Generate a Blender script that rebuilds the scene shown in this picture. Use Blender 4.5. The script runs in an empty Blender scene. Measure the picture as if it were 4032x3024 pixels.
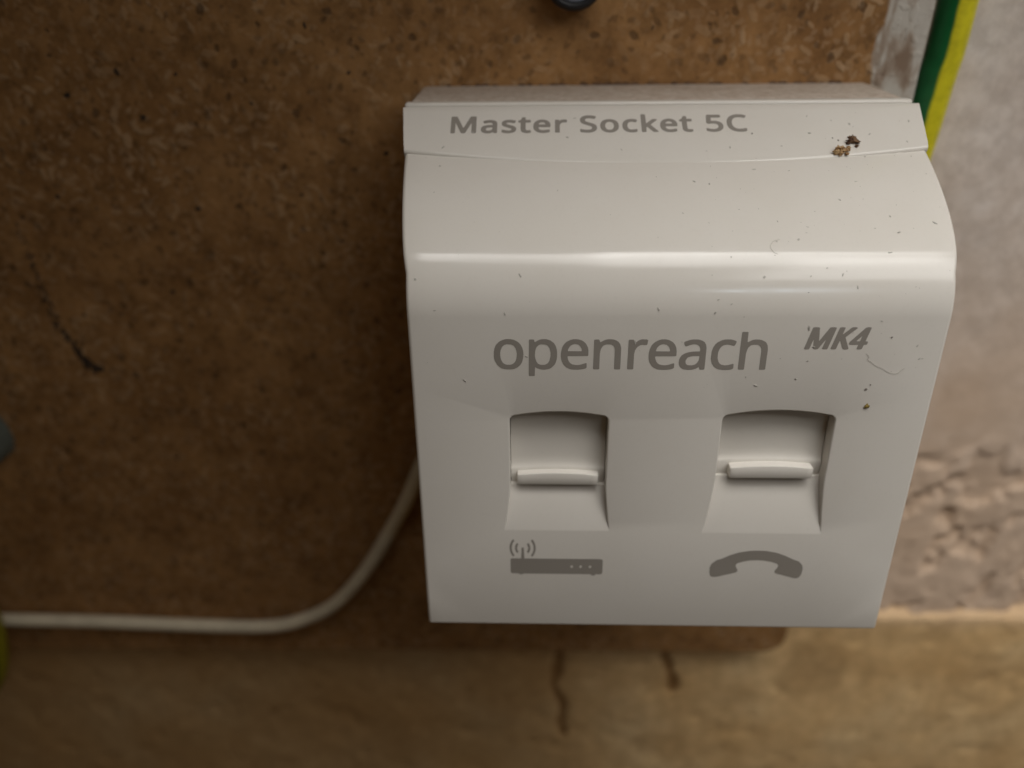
import bpy, bmesh, math, random
import numpy as np
from mathutils import Vector, Matrix, noise
from mathutils.geometry import delaunay_2d_cdt

random.seed(7)
MM = 0.001
SC = bpy.context.scene
COL = SC.collection

# ------------------------------------------------------------------ camera
cam_d = bpy.data.cameras.new("camera")
cam = bpy.data.objects.new("camera", cam_d)
COL.objects.link(cam)
RM = [[0.9995118, -0.0310561, -0.0034135],
      [0.0287185, 0.8702173, 0.4918304],
      [-0.0123039, -0.4916884, 0.8706843]]          # columns: right, forward, up
CAM = Vector((-22.288, -110.380, 112.828)) * MM
cam.matrix_world = Matrix((
    (RM[0][0], RM[0][2], -RM[0][1], CAM.x),
    (RM[1][0], RM[1][2], -RM[1][1], CAM.y),
    (RM[2][0], RM[2][2], -RM[2][1], CAM.z),
    (0, 0, 0, 1)))
cam_d.sensor_fit = 'HORIZONTAL'
cam_d.sensor_width = 36
cam_d.lens = 26.563
cam_d.clip_start = 0.005
cam_d.clip_end = 20
cam_d.dof.use_dof = True
focus = Vector((26, 14, 77)) * MM
fwd = Vector((RM[0][1], RM[1][1], RM[2][1]))
cam_d.dof.focus_distance = (focus - CAM).dot(fwd)
cam_d.dof.aperture_fstop = 8.8
SC.camera = cam

# ------------------------------------------------------------------ light
w = bpy.data.worlds.new("World")
SC.world = w
w.use_nodes = True
bg = w.node_tree.nodes["Background"]
bg.inputs[0].default_value = (1.0, 0.62, 0.27, 1)
bg.inputs[1].default_value = 0.031

def area(name, loc, target, sx, sy, power, col):
    d = bpy.data.lights.new(name, 'AREA')
    d.shape = 'RECTANGLE'
    d.size, d.size_y = sx, sy
    d.energy = power
    d.color = col
    o = bpy.data.objects.new(name, d)
    COL.objects.link(o)
    o.location = loc
    o.rotation_euler = (Vector(target) - Vector(loc)).to_track_quat('-Z', 'Y').to_euler()
    return o

top = area("window_light", (0.208, -0.106, 0.325), (0.208, -0.074, 0.0), 0.40, 0.125, 0.325, (1.0, 0.975, 0.935))
top.data.spread = math.radians(80)
edge = area("added_band_light", (-0.045, -0.098, 0.3255), (-0.035, -0.06, 0.0), 0.115, 0.07, 0.022, (1.0, 0.975, 0.935))  # small added lamp, carries the bend's reflected band on to the left
edge.data.spread = math.radians(60)
area("window_light", (0.31, -0.215, 0.322), (0.31, -0.215, 0.0), 0.39, 0.22, 0.97, (1.0, 0.975, 0.935))
area("far_window_light", (0.33, -0.90, 0.455), (0.0, 0.0, 0.068), 0.17, 0.045, 0.22, (0.74, 0.88, 1.0))

vs = SC.view_settings
vs.view_transform = 'Standard'
vs.look = 'None'
vs.exposure = 0
vs.gamma = 1
SC.cycles.use_denoising = True
SC.cycles.max_bounces = 8

# ------------------------------------------------------------------ helpers
def tag(o, label=None, cat=None, group=None, kind=None):
    if label: o['label'] = label
    if cat: o['category'] = cat
    if group: o['group'] = group
    if kind: o['kind'] = kind
    return o

def thing(name, loc=(0, 0, 0)):
    o = bpy.data.objects.new(name, None)
    o.empty_display_size = 0.01
    o.location = loc
    COL.objects.link(o)
    return o

def link(name, me, mat, parent=None, smooth=None):
    o = bpy.data.objects.new(name, me)
    if mat is not None and not me.materials:
        me.materials.append(mat)
    COL.objects.link(o)
    if parent is not None:
        o.parent = parent
        # parents sit at the origin of their thing: keep the world position
        root = parent
        off = Vector((0, 0, 0))
        while root is not None:
            off += Vector(root.location)
            root = root.parent
        o.location = -off
    if smooth is not None:
        for p in me.polygons:
            p.use_smooth = True
        if smooth < 179:
            me.set_sharp_from_angle(angle=math.radians(smooth))
    return o

def mesh(name, verts, faces, mat=None, parent=None, smooth=None):
    me = bpy.data.meshes.new(name)
    me.from_pydata([tuple(Vector(v) * MM) for v in verts], [], faces)
    me.update()
    me.validate()
    return link(name, me, mat, parent, smooth)

def recalc(o):
    bm = bmesh.new()
    bm.from_mesh(o.data)
    bmesh.ops.recalc_face_normals(bm, faces=bm.faces)
    bm.to_mesh(o.data)
    bm.free()

def inside(p, poly):
    x, y = p
    c = False
    n = len(poly)
    for i in range(n):
        x0, y0 = poly[i]
        x1, y1 = poly[(i + 1) % n]
        if (y0 > y) != (y1 > y) and x < (x1 - x0) * (y - y0) / (y1 - y0) + x0:
            c = not c
    return c

def fill(polys, extra=()):
    """triangles of the even-odd region bounded by polys -> verts2d, faces"""
    vs_, es = [], []
    for P in polys:
        b = len(vs_)
        vs_ += [Vector(p) for p in P]
        es += [(b + i, b + (i + 1) % len(P)) for i in range(len(P))]
    vs_ += [Vector(p) for p in extra]
    r = delaunay_2d_cdt(vs_, es, [], 0, 1e-7)
    V, F = r[0], r[2]
    out = []
    for f in F:
        cx = sum(V[i].x for i in f) / 3
        cy = sum(V[i].y for i in f) / 3
        if sum(inside((cx, cy), P) for P in polys) % 2 == 1:
            out.append(tuple(f))
    return [(v.x, v.y) for v in V], out

def smoothpath(pts, n=8):
    """Catmull-Rom"""
    P = [Vector(p) for p in pts]
    P = [P[0] * 2 - P[1]] + P + [P[-1] * 2 - P[-2]]
    out = []
    for i in range(1, len(P) - 2):
        for k in range(n):
            t = k / n
            a, b, c, d = P[i - 1], P[i], P[i + 1], P[i + 2]
            out.append(0.5 * ((2 * b) + (c - a) * t + (2 * a - 5 * b + 4 * c - d) * t * t + (3 * b - a - 3 * c + d) * t ** 3))
    out.append(P[-2])
    return out

def tube(name, path, r, mat, parent=None, seg=20, rfun=None):
    path = [Vector(p) for p in path]
    V, F = [], []
    up = Vector((0, 1, 0.13)).normalized()
    n = len(path)
    for i, p in enumerate(path):
        t = (path[min(i + 1, n - 1)] - path[max(i - 1, 0)]).normalized()
        a = (up - t * up.dot(t)).normalized()
        b = t.cross(a)
        up = a
        rr = r * (rfun(i / (n - 1)) if rfun else 1)
        for k in range(seg):
            th = 2 * math.pi * k / seg
            V.append(p + (a * math.cos(th) + b * math.sin(th)) * rr)
    for i in range(n - 1):
        for k in range(seg):
            F.append((i * seg + k, i * seg + (k + 1) % seg, (i + 1) * seg + (k + 1) % seg, (i + 1) * seg + k))
    F.append(tuple(range(seg))[::-1])
    F.append(tuple((n - 1) * seg + k for k in range(seg)))
    o = mesh(name, V, F, mat, parent, 50)
    uv = o.data.uv_layers.new(name="around")
    L = 0
    length = [0]
    for i in range(1, n):
        length.append(length[-1] + (path[i] - path[i - 1]).length)
    for poly in o.data.polygons:
        for li in poly.loop_indices:
            vi = o.data.loops[li].vertex_index
            k = vi % seg
            u = k / seg
            if poly.index < (n - 1) * seg and (poly.index % seg) == seg - 1 and k == 0:
                u = 1.0
            uv.data[li].uv = (u, length[vi // seg])
    return o

# ------------------------------------------------------------------ materials
class NT:
    def __init__(self, name):
        self.m = bpy.data.materials.new(name)
        self.m.use_nodes = True
        self.t = self.m.node_tree
        self.b = self.t.nodes["Principled BSDF"]
        self.n = self.t.nodes
    def new(self, ty, **k):
        x = self.n.new(ty)
        for a, v in k.items():
            setattr(x, a, v)
        return x
    def ln(self, a, b):
        self.t.links.new(a, b)
    def coord(self, scale=(1, 1, 1), rot=(0, 0, 0)):
        c = self.new('ShaderNodeTexCoord')
        m = self.new('ShaderNodeMapping')
        m.inputs['Scale'].default_value = scale
        m.inputs['Rotation'].default_value = rot
        self.ln(c.outputs['Object'], m.inputs[0])
        return m.outputs[0]
    def noise(self, co, scale, detail=4, rough=0.55, dist=0):
        x = self.new('ShaderNodeTexNoise')
        x.inputs['Scale'].default_value = scale
        x.inputs['Detail'].default_value = detail
        x.inputs['Roughness'].default_value = rough
        x.inputs['Distortion'].default_value = dist
        self.ln(co, x.inputs['Vector'])
        return x.outputs['Fac']
    def ramp(self, f, stops, interp='LINEAR'):
        r = self.new('ShaderNodeValToRGB')
        r.color_ramp.interpolation = interp
        e = r.color_ramp.elements
        while len(e) < len(stops):
            e.new(0.5)
        for i, (p, c) in enumerate(stops):
            e[i].position = p
            e[i].color = (c[0], c[1], c[2], 1) if isinstance(c, (tuple, list)) else (c, c, c, 1)
        self.ln(f, r.inputs[0])
        return r.outputs[0]
    def mix(self, fac, a, b, blend='MIX'):
        x = self.new('ShaderNodeMix', data_type='RGBA', blend_type=blend)
        for s, v in ((x.inputs[0], fac), (x.inputs[6], a), (x.inputs[7], b)):
            if isinstance(v, (int, float)):
                s.default_value = v
            elif isinstance(v, tuple):
                s.default_value = (v[0], v[1], v[2], 1)
            else:
                self.ln(v, s)
        return x.outputs[2]
    def math(self, op, a, b=0.0, clamp=False):
        x = self.new('ShaderNodeMath', operation=op, use_clamp=clamp)
        for s, v in ((x.inputs[0], a), (x.inputs[1], b)):
            if isinstance(v, (int, float)):
                s.default_value = v
            else:
                self.ln(v, s)
        return x.outputs[0]
    def bump(self, h, strength, dist):
        x = self.new('ShaderNodeBump')
        x.inputs['Strength'].default_value = strength
        x.inputs['Distance'].default_value = dist
        self.ln(h, x.inputs['Height'])
        self.ln(x.outputs[0], self.b.inputs['Normal'])
        return x
    def attr(self, name):
        x = self.new('ShaderNodeAttribute', attribute_name=name)
        return x.outputs['Fac']
    def color(self, c):
        if isinstance(c, tuple):
            self.b.inputs['Base Color'].default_value = (*c, 1)
        else:
            self.ln(c, self.b.inputs['Base Color'])

def plastic(name, col, rough, bump=0.0, bscale=9000, dirt=0.12):
    n = NT(name)
    co = n.coord()
    f = n.noise(co, 90, 5, 0.6)
    c = n.mix(n.ramp(f, [(0.35, 0.0), (0.75, dirt)]), col, tuple(v * k for v, k in zip(col, (0.82, 0.78, 0.70))))
    c = n.mix(n.ramp(n.noise(co, 1500, 3, 0.7), [(0.55, 0.0), (0.75, dirt * 0.9)]), c, tuple(v * 0.72 for v in col))
    n.color(c)
    n.b.inputs['Roughness'].default_value = rough
    r = n.noise(co, 260, 3)
    n.ln(n.ramp(r, [(0.3, rough * 0.75), (0.7, rough * 1.35)]), n.b.inputs['Roughness'])
    n.b.inputs['IOR'].default_value = 1.5
    if bump:
        n.bump(n.noise(co, bscale, 2), bump, 0.00003)
    return n.m

M_COVER = plastic("satin_white_plastic", (0.72, 0.685, 0.632), 0.16)
M_STRIP = plastic("white_panel_plastic", (0.72, 0.685, 0.632), 0.16)
M_SHUT = plastic("matt_white_plastic", (0.70, 0.665, 0.61), 0.45, 0.15)
M_PRINT = plastic("grey_print", (0.27, 0.245, 0.215), 0.5, dirt=0.0)

def mat_housing():
    n = NT("dusty_white_plastic")
    g = n.new('ShaderNodeNewGeometry')
    sx = n.new('ShaderNodeSeparateXYZ')
    n.ln(g.outputs['Normal'], sx.inputs[0])
    co = n.coord()
    f = n.math('MULTIPLY', n.ramp(sx.outputs['Z'], [(0.7, 0.0), (0.95, 1.0)]), n.ramp(n.noise(co, 420, 5, 0.65), [(0.2, 0.55), (0.7, 1.0)]))
    d = n.ramp(n.noise(co, 900, 4), [(0.35, (0.36, 0.28, 0.21)), (0.6, (0.50, 0.41, 0.34))])
    n.color(n.mix(f, (0.78, 0.755, 0.69), d))
    n.b.inputs['Roughness'].default_value = 0.6
    return n.m
M_HOUSE = mat_housing()

def mat_board():
    n = NT("particle_board")
    co = n.coord((1, 1, 1.0))
    st = n.coord((1.0, 1, 1.9), (0, 0.35, 0))
    base = n.ramp(n.noise(co, 55, 6, 0.6), [(0.3, (0.25, 0.124, 0.043)), (0.7, (0.38, 0.203, 0.077))])
    # chips: light curls and dark specks
    pos = n.new('ShaderNodeTexCoord')
    sp_ = n.new('ShaderNodeSeparateXYZ')
    n.ln(pos.outputs['Object'], sp_.inputs[0])
    flat = n.new('ShaderNodeCombineXYZ')
    n.ln(sp_.outputs['X'], flat.inputs[0]); n.ln(sp_.outputs['Z'], flat.inputs[1])
    nz = n.new('ShaderNodeTexNoise')
    nz.inputs['Scale'].default_value = 900
    nz.inputs['Detail'].default_value = 3
    n.ln(flat.outputs[0], nz.inputs['Vector'])
    sc = n.new('ShaderNodeVectorMath', operation='SCALE')
    sc.inputs['Scale'].default_value = 0.0011
    n.ln(nz.outputs['Color'], sc.inputs[0])
    warp = n.new('ShaderNodeVectorMath', operation='ADD')
    n.ln(flat.outputs[0], warp.inputs[0]); n.ln(sc.outputs[0], warp.inputs[1])
    def flakes(scale, long, reach, keep):
        """scattered chips, each turned its own way and of its own size"""
        v = n.new('ShaderNodeTexVoronoi', voronoi_dimensions='2D')
        v.inputs['Scale'].default_value = scale
        n.ln(warp.outputs[0], v.inputs['Vector'])
        d = n.new('ShaderNodeVectorMath', operation='SUBTRACT')
        n.ln(warp.outputs[0], d.inputs[0]); n.ln(v.outputs['Position'], d.inputs[1])
        rnd_ = n.new('ShaderNodeSeparateColor')
        n.ln(v.outputs['Color'], rnd_.inputs[0])
        rot = n.new('ShaderNodeVectorRotate', rotation_type='Z_AXIS')
        n.ln(d.outputs[0], rot.inputs['Vector'])
        n.ln(n.math('MULTIPLY', rnd_.outputs[0], 6.28), rot.inputs['Angle'])
        q = n.new('ShaderNodeVectorMath', operation='MULTIPLY')
        q.inputs[1].default_value = (scale, scale * long, 0)
        n.ln(rot.outputs[0], q.inputs[0])
        ln_ = n.new('ShaderNodeVectorMath', operation='LENGTH')
        n.ln(q.outputs[0], ln_.inputs[0])
        size = n.math('ADD', n.math('MULTIPLY', rnd_.outputs[1], reach * 0.8), reach * 0.35)
        near = n.math('SUBTRACT', 1.0, n.math('DIVIDE', ln_.outputs['Value'], size), True)
        near = n.ramp(near, [(0.0, 0.0), (0.35, 1.0)])
        return n.math('MULTIPLY', near, n.ramp(rnd_.outputs[2], [(keep, 0.0), (min(0.99, keep + 0.35), 1.0)]))
    clump = n.ramp(n.noise(co, 45, 4, 0.6), [(0.38, 0.25), (0.62, 1.0)])
    mott = n.noise(co, 240, 6, 0.7)
    c = n.mix(1.0, base, n.ramp(mott, [(0.30, (0.62, 0.60, 0.56)), (0.5, (1, 1, 1)), (0.72, (1.30, 1.32, 1.36))]), 'MULTIPLY')
    fib = n.noise(n.coord((1, 1, 2.2), (0, -0.7, 0)), 420, 5, 0.7, 0.8)
    fl = n.math('MULTIPLY', flakes(330, 2.6, 0.75, 0.35), clump)
    c = n.mix(n.math('MULTIPLY', fl, 0.46), c, (0.58, 0.40, 0.235))
    fl2 = n.math('MULTIPLY', flakes(560, 2.0, 0.7, 0.3), clump)
    c = n.mix(n.math('MULTIPLY', fl2, 0.42), c, (0.50, 0.335, 0.195))
    dk = flakes(200, 1.5, 0.25, 0.55)
    c = n.mix(n.math('MULTIPLY', dk, 0.6), c, (0.055, 0.030, 0.015))
    dk2 = flakes(420, 1.7, 0.5, 0.42)
    c = n.mix(n.math('MULTIPLY', dk2, 0.42), c, (0.085, 0.045, 0.02))
    # paint and filler smeared along the right hand edge
    tc = n.new('ShaderNodeTexCoord')
    sx = n.new('ShaderNodeSeparateXYZ')
    n.ln(tc.outputs['Object'], sx.inputs[0])
    edge = n.math('ADD', sx.outputs['X'], n.math('MULTIPLY', n.noise(n.coord((1.0, 1, 0.30)), 260, 4, 0.6), 0.006))
    m1 = n.math('MULTIPLY', n.ramp(n.math('MULTIPLY', n.math('SUBTRACT', edge, 0.0505), 600), [(0.0, 0.0), (0.55, 1.0)]), n.ramp(n.math('MULTIPLY', n.math('SUBTRACT', sx.outputs['Z'], 0.05), 40), [(0.0, 0.0), (0.6, 1.0)]))
    streak = n.noise(n.coord((1.0, 1, 0.42)), 230, 3, 0.5)
    paint = n.ramp(streak, [(0.40, (0.27, 0.19, 0.135)), (0.47, (0.40, 0.325, 0.26)), (0.53, (0.56, 0.52, 0.46)), (0.7, (0.62, 0.58, 0.52))])
    c = n.mix(m1, c, paint)
    n.color(c)
    n.b.inputs['Roughness'].default_value = 0.72
    n.b.inputs['Specular IOR Level'].default_value = 0.25
    n.bump(n.math('ADD', fib, n.math('SUBTRACT', fl, dk)), 0.45, 0.0003)
    return n.m
M_BOARD = mat_board()

def mat_wall(name, a, b, c_):
    n = NT(name)
    co = n.coord()
    f = n.noise(co, 28, 6, 0.6)
    c = n.ramp(f, [(0.3, a), (0.5, b), (0.72, c_)])
    f2 = n.noise(co, 240, 5, 0.65)
    c = n.mix(n.ramp(f2, [(0.40, 0.35), (0.62, 0.0)]), c, tuple(0.6 * v for v in a))
    st = n.attr("stain_and_tone")
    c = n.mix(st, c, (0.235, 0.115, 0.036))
    c = n.mix(n.attr('tan'), c, (0.72, 0.525, 0.37))
    n.color(c)
    n.b.inputs['Roughness'].default_value = 0.85
    n.b.inputs['Specular IOR Level'].default_value = 0.2
    n.bump(n.noise(co, 700, 5, 0.7), 0.35, 0.0005)
    return n.m
M_WALL = mat_wall("old_plaster", (0.66, 0.545, 0.465), (0.82, 0.735, 0.675), (0.90, 0.865, 0.86))
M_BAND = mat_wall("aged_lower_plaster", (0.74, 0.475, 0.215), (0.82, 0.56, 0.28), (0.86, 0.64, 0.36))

def mat_earth(name, shift, k=1.0):
    n = NT(name)
    uv = n.new('ShaderNodeUVMap', uv_map="around")
    sx = n.new('ShaderNodeSeparateXYZ')
    n.ln(uv.outputs[0], sx.inputs[0])
    co = n.coord()
    u = n.math('FRACT', n.math('ADD', n.math('ADD', sx.outputs['X'], shift), n.math('MULTIPLY', n.math('SUBTRACT', n.noise(co, 180, 3), 0.5), 0.03)))
    g = n.ramp(u, [(0.0, (0.008, 0.15, 0.042)), (0.33, (0.009, 0.17, 0.05)), (0.355, (0.60, 0.48, 0.01)), (0.5, (0.76, 0.68, 0.025)), (0.975, (0.76, 0.68, 0.025)), (1.0, (0.008, 0.15, 0.042))])
    d = n.ramp(n.noise(co, 400, 4), [(0.4, 1.0), (0.75, 0.75)])
    n.color(n.mix(1.0, n.mix(1.0, g, d, 'MULTIPLY'), (k, k, k), 'MULTIPLY'))
    n.b.inputs['Roughness'].default_value = 0.33
    return n.m

def simple(name, col, rough=0.5, var=0.25, scale=400):
    n = NT(name)
    co = n.coord()
    n.color(n.mix(n.ramp(n.noise(co, scale, 4), [(0.35, 0.0), (0.7, 1.0)]), col, tuple(v * (1 - var) for v in col)))
    n.b.inputs['Roughness'].default_value = rough
    return n.m
M_CABLE = simple("cream_cable_sheath", (0.78, 0.69, 0.52), 0.4, 0.2, 120)
M_RUBBER = simple("black_rubber", (0.012, 0.012, 0.014), 0.55)
M_FACE = simple("pale_blue_plastic", (0.50, 0.56, 0.68), 0.35, 0.1)
M_CLIP = simple("grey_green_plastic", (0.13, 0.15, 0.13), 0.55, 0.2)
M_INK = simple("dark_speck_pigment", (0.045, 0.028, 0.017), 0.8, 0.4, 900)
M_DUST = simple("dark_grey_dust", (0.24, 0.21, 0.18), 0.9, 0.4, 3000)
M_GREYD = simple("pale_grey_dust", (0.50, 0.475, 0.43), 0.9, 0.3, 3000)
M_FIBRE = simple("grey_fibre", (0.46, 0.43, 0.38), 0.8)

def mat_crumb(name, a, b):
    n = NT(name)
    f = n.noise(n.coord(), 1500, 3, 0.6)
    n.color(n.ramp(f, [(0.38, a), (0.58, b)]))
    n.b.inputs['Roughness'].default_value = 0.9
    n.b.inputs['Specular IOR Level'].default_value = 0.2
    return n.m
M_TAN = mat_crumb("tan_crumb_material", (0.20, 0.10, 0.04), (0.50, 0.34, 0.18))
M_BROWN = mat_crumb("brown_crumb_material", (0.06, 0.03, 0.02), (0.20, 0.12, 0.07))
M_OLIVE = mat_crumb("olive_crumb_material", (0.16, 0.11, 0.02), (0.30, 0.22, 0.07))

# ------------------------------------------------------------------ the socket's front profile (y is depth, z is height)
D_BOARD = 60.25
ZB, YB, ZS = 68.1, -5.7, 83.2
def make_profile(R=14.5, n=24):
    a0, a1 = math.atan(-YB / ZB), math.atan(1.06)
    T = R * math.tan((a1 - a0) / 2)
    p0 = Vector((ZB - T * math.cos(a0), -T * math.sin(a0)))
    cen = p0 + R * Vector((-math.sin(a0), math.cos(a0)))
    P = [(0.0, YB)]
    for i in range(13):
        t = a0 + (a1 - a0) * i / 12
        P.append((cen.x + R * math.sin(t), cen.y - R * math.cos(t)))
    z0 = P[-1][0]
    for i in range(1, n):
        z = z0 + (ZS - z0) * i / (n - 1)
        u = z - z0
        k = (27.6 - P[13][1] - 1.2 * (ZS - z0)) / (ZS - z0) ** 2
        P.append((z, P[13][1] + 1.2 * u + k * u * u))
    return np.array(P)
PR = make_profile()
SS = np.concatenate([[0], np.cumsum(np.hypot(*np.diff(PR, axis=0).T))])
TG = np.gradient(PR, SS, axis=0)
TG[0] = TG[1] = (PR[1] - PR[0]) / SS[1]
TG /= np.hypot(TG[:, 0], TG[:, 1])[:, None]
S_FLAT = SS[1]
def width(z):
    return 43 + 3.99 * min(1.0, max(0.0, (z - 69.5) / 19.5))
def remap(s):
    return s if s <= 60 else 60 + (s - 60) * (SS[-1] - 60) / (98.22 - 60)
def surf(x, s, off=0.0):
    """point of the cover's front: x across, s along the profile, off out of the surface"""
    s = remap(s)
    if s <= SS[1]:
        t = (PR[1] - PR[0]) / SS[1]
        z, y = PR[0] + t * s
    else:
        z = np.interp(s, SS, PR[:, 0])
        y = np.interp(s, SS, PR[:, 1])
        t = np.array([np.interp(s, SS, TG[:, 0]), np.interp(s, SS, TG[:, 1])])
    return Vector((x, y - off * t[0], z + off * t[1]))
ST = np.array([math.cos(math.atan(1.697)), math.sin(math.atan(1.697))])   # (dz, dy) of the top panel
S_SEAM = 98.22
def strip(x, s, off=0.0):
    q = s - S_SEAM
    return Vector((x, 26.4 + q * ST[1] - off * ST[0], ZS + q * ST[0] + off * ST[1]))
OFFS = 0.35
def s_end(x):
    return 93.9 + 3.85 * (x / 46.0) ** 2

socket = thing("telephone_socket", tuple(Vector((0, D_BOARD, 40)) * MM))
tag(socket, "white plastic telephone master socket with two shuttered ports, screwed to the brown board", "telephone socket")

# ------------------------------------------------------------------ front cover
def hole_outline(x0, x1, flare, s_bot, s_fl, s_top, arch, r=1.1):
    xm, hw = (x0 + x1) / 2, (x1 - x0) / 2
    P = [(x0 - flare, s_bot), (x1 + flare, s_bot)]
    for i in range(1, 5):
        t = i / 5
        P.append((x1 + flare * (1 - t) ** 1.3, s_bot + (s_fl - s_bot) * t))
    P.append((x1, s_fl))
    P.append((x1, s_top - r))
    for i in range(1, 5):
        a = math.pi / 2 * i / 5
        P.append((x1 - r + r * math.cos(a), s_top - r + r * math.sin(a)))
    for i in range(0, 11):
        t = 1 - 2 * i / 10
        x = xm + (hw - r) * t
        P.append((x, s_top + arch * (1 - t * t)))
    for i in range(1, 5):
        a = math.pi / 2 * (1 + i / 5)
        P.append((x0 + r + r * math.cos(a), s_top - r + r * math.sin(a)))
    P.append((x0, s_top - r))
    P.append((x0, s_fl))
    for i in range(4, 0, -1):
        t = i / 5
        P.append((x0 - flare * (1 - t) ** 1.3, s_bot + (s_fl - s_bot) * t))
    return P

def offset_poly(P, d):
    n = len(P)
    out = []
    for i in range(n):
        a, b, c = Vector(P[i - 1]), Vector(P[i]), Vector(P[(i + 1) % n])
        n1 = (b - a).normalized(); n2 = (c - b).normalized()
        n1 = Vector((n1.y, -n1.x)); n2 = Vector((n2.y, -n2.x))
        m = (n1 + n2)
        m = m / max(0.35, m.length_squared / 2)
        out.append(tuple(b + m * d))
    return out

HOLES = [
    dict(x0=-26.65, x1=-9.95, flare=0.95, s_bot=22.3, s_fl=31.8, s_top=45.55, arch=0.7, ledge=30.7, rd=2.1, bar=(-25.45, -11.2), bs=(31.35, 33.3), bo=0.9),
    dict(x0=9.15, x1=27.8, flare=1.1, s_bot=22.1, s_fl=33.4, s_top=45.85, arch=0.85, ledge=32.7, rd=2.2, bar=(11.65, 25.9), bs=(33.2, 35.2), bo=0.55),
]
V, F = [], []
def add(p):
    V.append(p)
    return len(V) - 1
FR = 0.75                                    # edge fillet
def xcols(w_):
    """columns across: side wall, fillet, interior, fillet, side wall as (x, off)"""
    c = [(-w_, -11.0), (-w_, -FR)]
    for i in range(1, 5):
        a = math.pi / 2 * i / 5
        c.append((-w_ + FR - FR * math.cos(a), -FR + FR * math.sin(a)))
    n = 28
    for i in range(n + 1):
        c.append((-(w_ - FR) + 2 * (w_ - FR) * i / n, 0.0))
    for i in range(4, 0, -1):
        a = math.pi / 2 * i / 5
        c.append((w_ - FR + FR * math.cos(a), -FR + FR * math.sin(a)))
    c += [(w_, -FR), (w_, -11.0)]
    return c
# upper, curved region
rows = []
NR = 92
for j in range(NR + 1):
    t = j / NR
    row = []
    for k, (x, off) in enumerate(xcols(1.0)):
        pass
    w_est = None
    s_mid = 63.0 + t * (s_end(46) - 63.0)
    z_here = np.interp(remap(s_mid), SS, PR[:, 0])
    w_ = width(z_here)
    for x, off in xcols(w_):
        s = 63.0 + t * (s_end(min(abs(x), w_)) - 63.0)
        row.append(add(surf(x, s, off)))
    rows.append(row)
# the cover runs on a little way under the top panel
zl = np.interp(remap(s_end(46)), SS, PR[:, 0]); wl = width(zl)
for ds, do in ((0.35, 0.0), (0.36, -1.6)):
    row = []
    for x, off in xcols(wl):
        row.append(add(surf(x, s_end(min(abs(x), wl)) + ds, off + (do if off > -5 else 0))))
    rows.append(row)
for a, b in zip(rows[:-1], rows[1:]):
    for k in range(len(a) - 1):
        F.append((a[k], a[k + 1], b[k + 1], b[k]))
# flat region: side strips, fillets
w_ = 43.0
S0 = 0.5
cols = xcols(w_)
svals = [S0 + (63.0 - S0) * i / 10 for i in range(11)]
iL = [i for i, c in enumerate(cols) if abs(c[0] + (w_ - FR)) < 1e-6][0]
iR = [i for i, c in enumerate(cols) if abs(c[0] - (w_ - FR)) < 1e-6][0]
for half in (range(0, iL + 1), range(iR, len(cols))):
    half = list(half)
    g = [[add(surf(cols[k][0], s, cols[k][1])) for k in half] for s in svals]
    for a, b in zip(g[:-1], g[1:]):
        for k in range(len(half) - 1):
            F.append((a[k], a[k + 1], b[k + 1], b[k]))
# bottom edge and underside
low = [[add(surf(x, S0, off)) for x, off in cols]]
for ds, do in ((0.2, -0.06), (0.4, -0.22), (0.5, -0.5), (0.5, -11.0)):
    low.append([add(surf(x, S0 - ds, min(off, do) if do < -5 else max(-11.0, off + do))) for x, off in cols])
for a, b in zip(low[:-1], low[1:]):
    for k in range(len(cols) - 1):
        F.append((b[k], b[k + 1], a[k + 1], a[k]))
# flat face with the two port openings
outer = [(-(w_ - FR) + 2 * (w_ - FR) * i / 28, S0) for i in range(29)]
outer += [(w_ - FR, s) for s in svals[1:]]
outer += [(w_ - FR - 2 * (w_ - FR) * i / 28, 63.0) for i in range(1, 29)]
outer += [(-(w_ - FR), s) for s in reversed(svals[1:-1])]
RB = 0.28                                     # rim rounding
H0 = [hole_outline(h['x0'], h['x1'], h['flare'], h['s_bot'], h['s_fl'], h['s_top'], h['arch']) for h in HOLES]
HB = [offset_poly(P, RB) for P in H0]
V2, F2 = fill([outer] + HB)
b0 = len(V)
for x, s in V2:
    add(surf(x, s, 0.0))
F += [tuple(b0 + i for i in f) for f in F2]
for P, Bp in zip(H0, HB):
    rings = []
    for t in (0.0, 0.35, 0.7, 1.0):
        a = math.pi / 2 * t
        rings.append([add(surf(bx + (px - bx) * math.sin(a), bs + (ps - bs) * math.sin(a), -RB * (1 - math.cos(a)))) for (bx, bs), (px, ps) in zip(Bp, P)])
    rings.append([add(surf(px, ps, -4.8)) for px, ps in P])
    n = len(P)
    for a, b in zip(rings[:-1], rings[1:]):
        for k in range(n):
            F.append((a[k], a[(k + 1) % n], b[(k + 1) % n], b[k]))
# sloping floor of each opening
for h in HOLES:
    e = 0.0
    prof = [(h['s_bot'] - 0.27, -0.012), (h['s_bot'] + 0.1, -0.03), (h['ledge'] - 0.25, -h['rd']), (h['ledge'], -h['rd'] - 0.1), (h['ledge'] + 0.1, -h['rd'] - 0.4), (h['ledge'] + 0.1, -4.2)]
    g = []
    for s, off in prof:
        row = []
        t = max(0.0, min(1.0, (s - h['s_bot']) / (h['s_fl'] - h['s_bot'])))
        fl = h['flare'] * (1 - t) ** 1.3 + 0.15
        for i in range(7):
            row.append(add(surf(h['x0'] - fl + (h['x1'] - h['x0'] + 2 * fl) * i / 6, s, off)))
        g.append(row)
    for a, b in zip(g[:-1], g[1:]):
        for k in range(6):
            F.append((a[k], a[k + 1], b[k + 1], b[k]))
cover = mesh("front_cover", V, F, M_COVER, socket)
bm = bmesh.new(); bm.from_mesh(cover.data)
bmesh.ops.remove_doubles(bm, verts=bm.verts, dist=2e-6)
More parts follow.
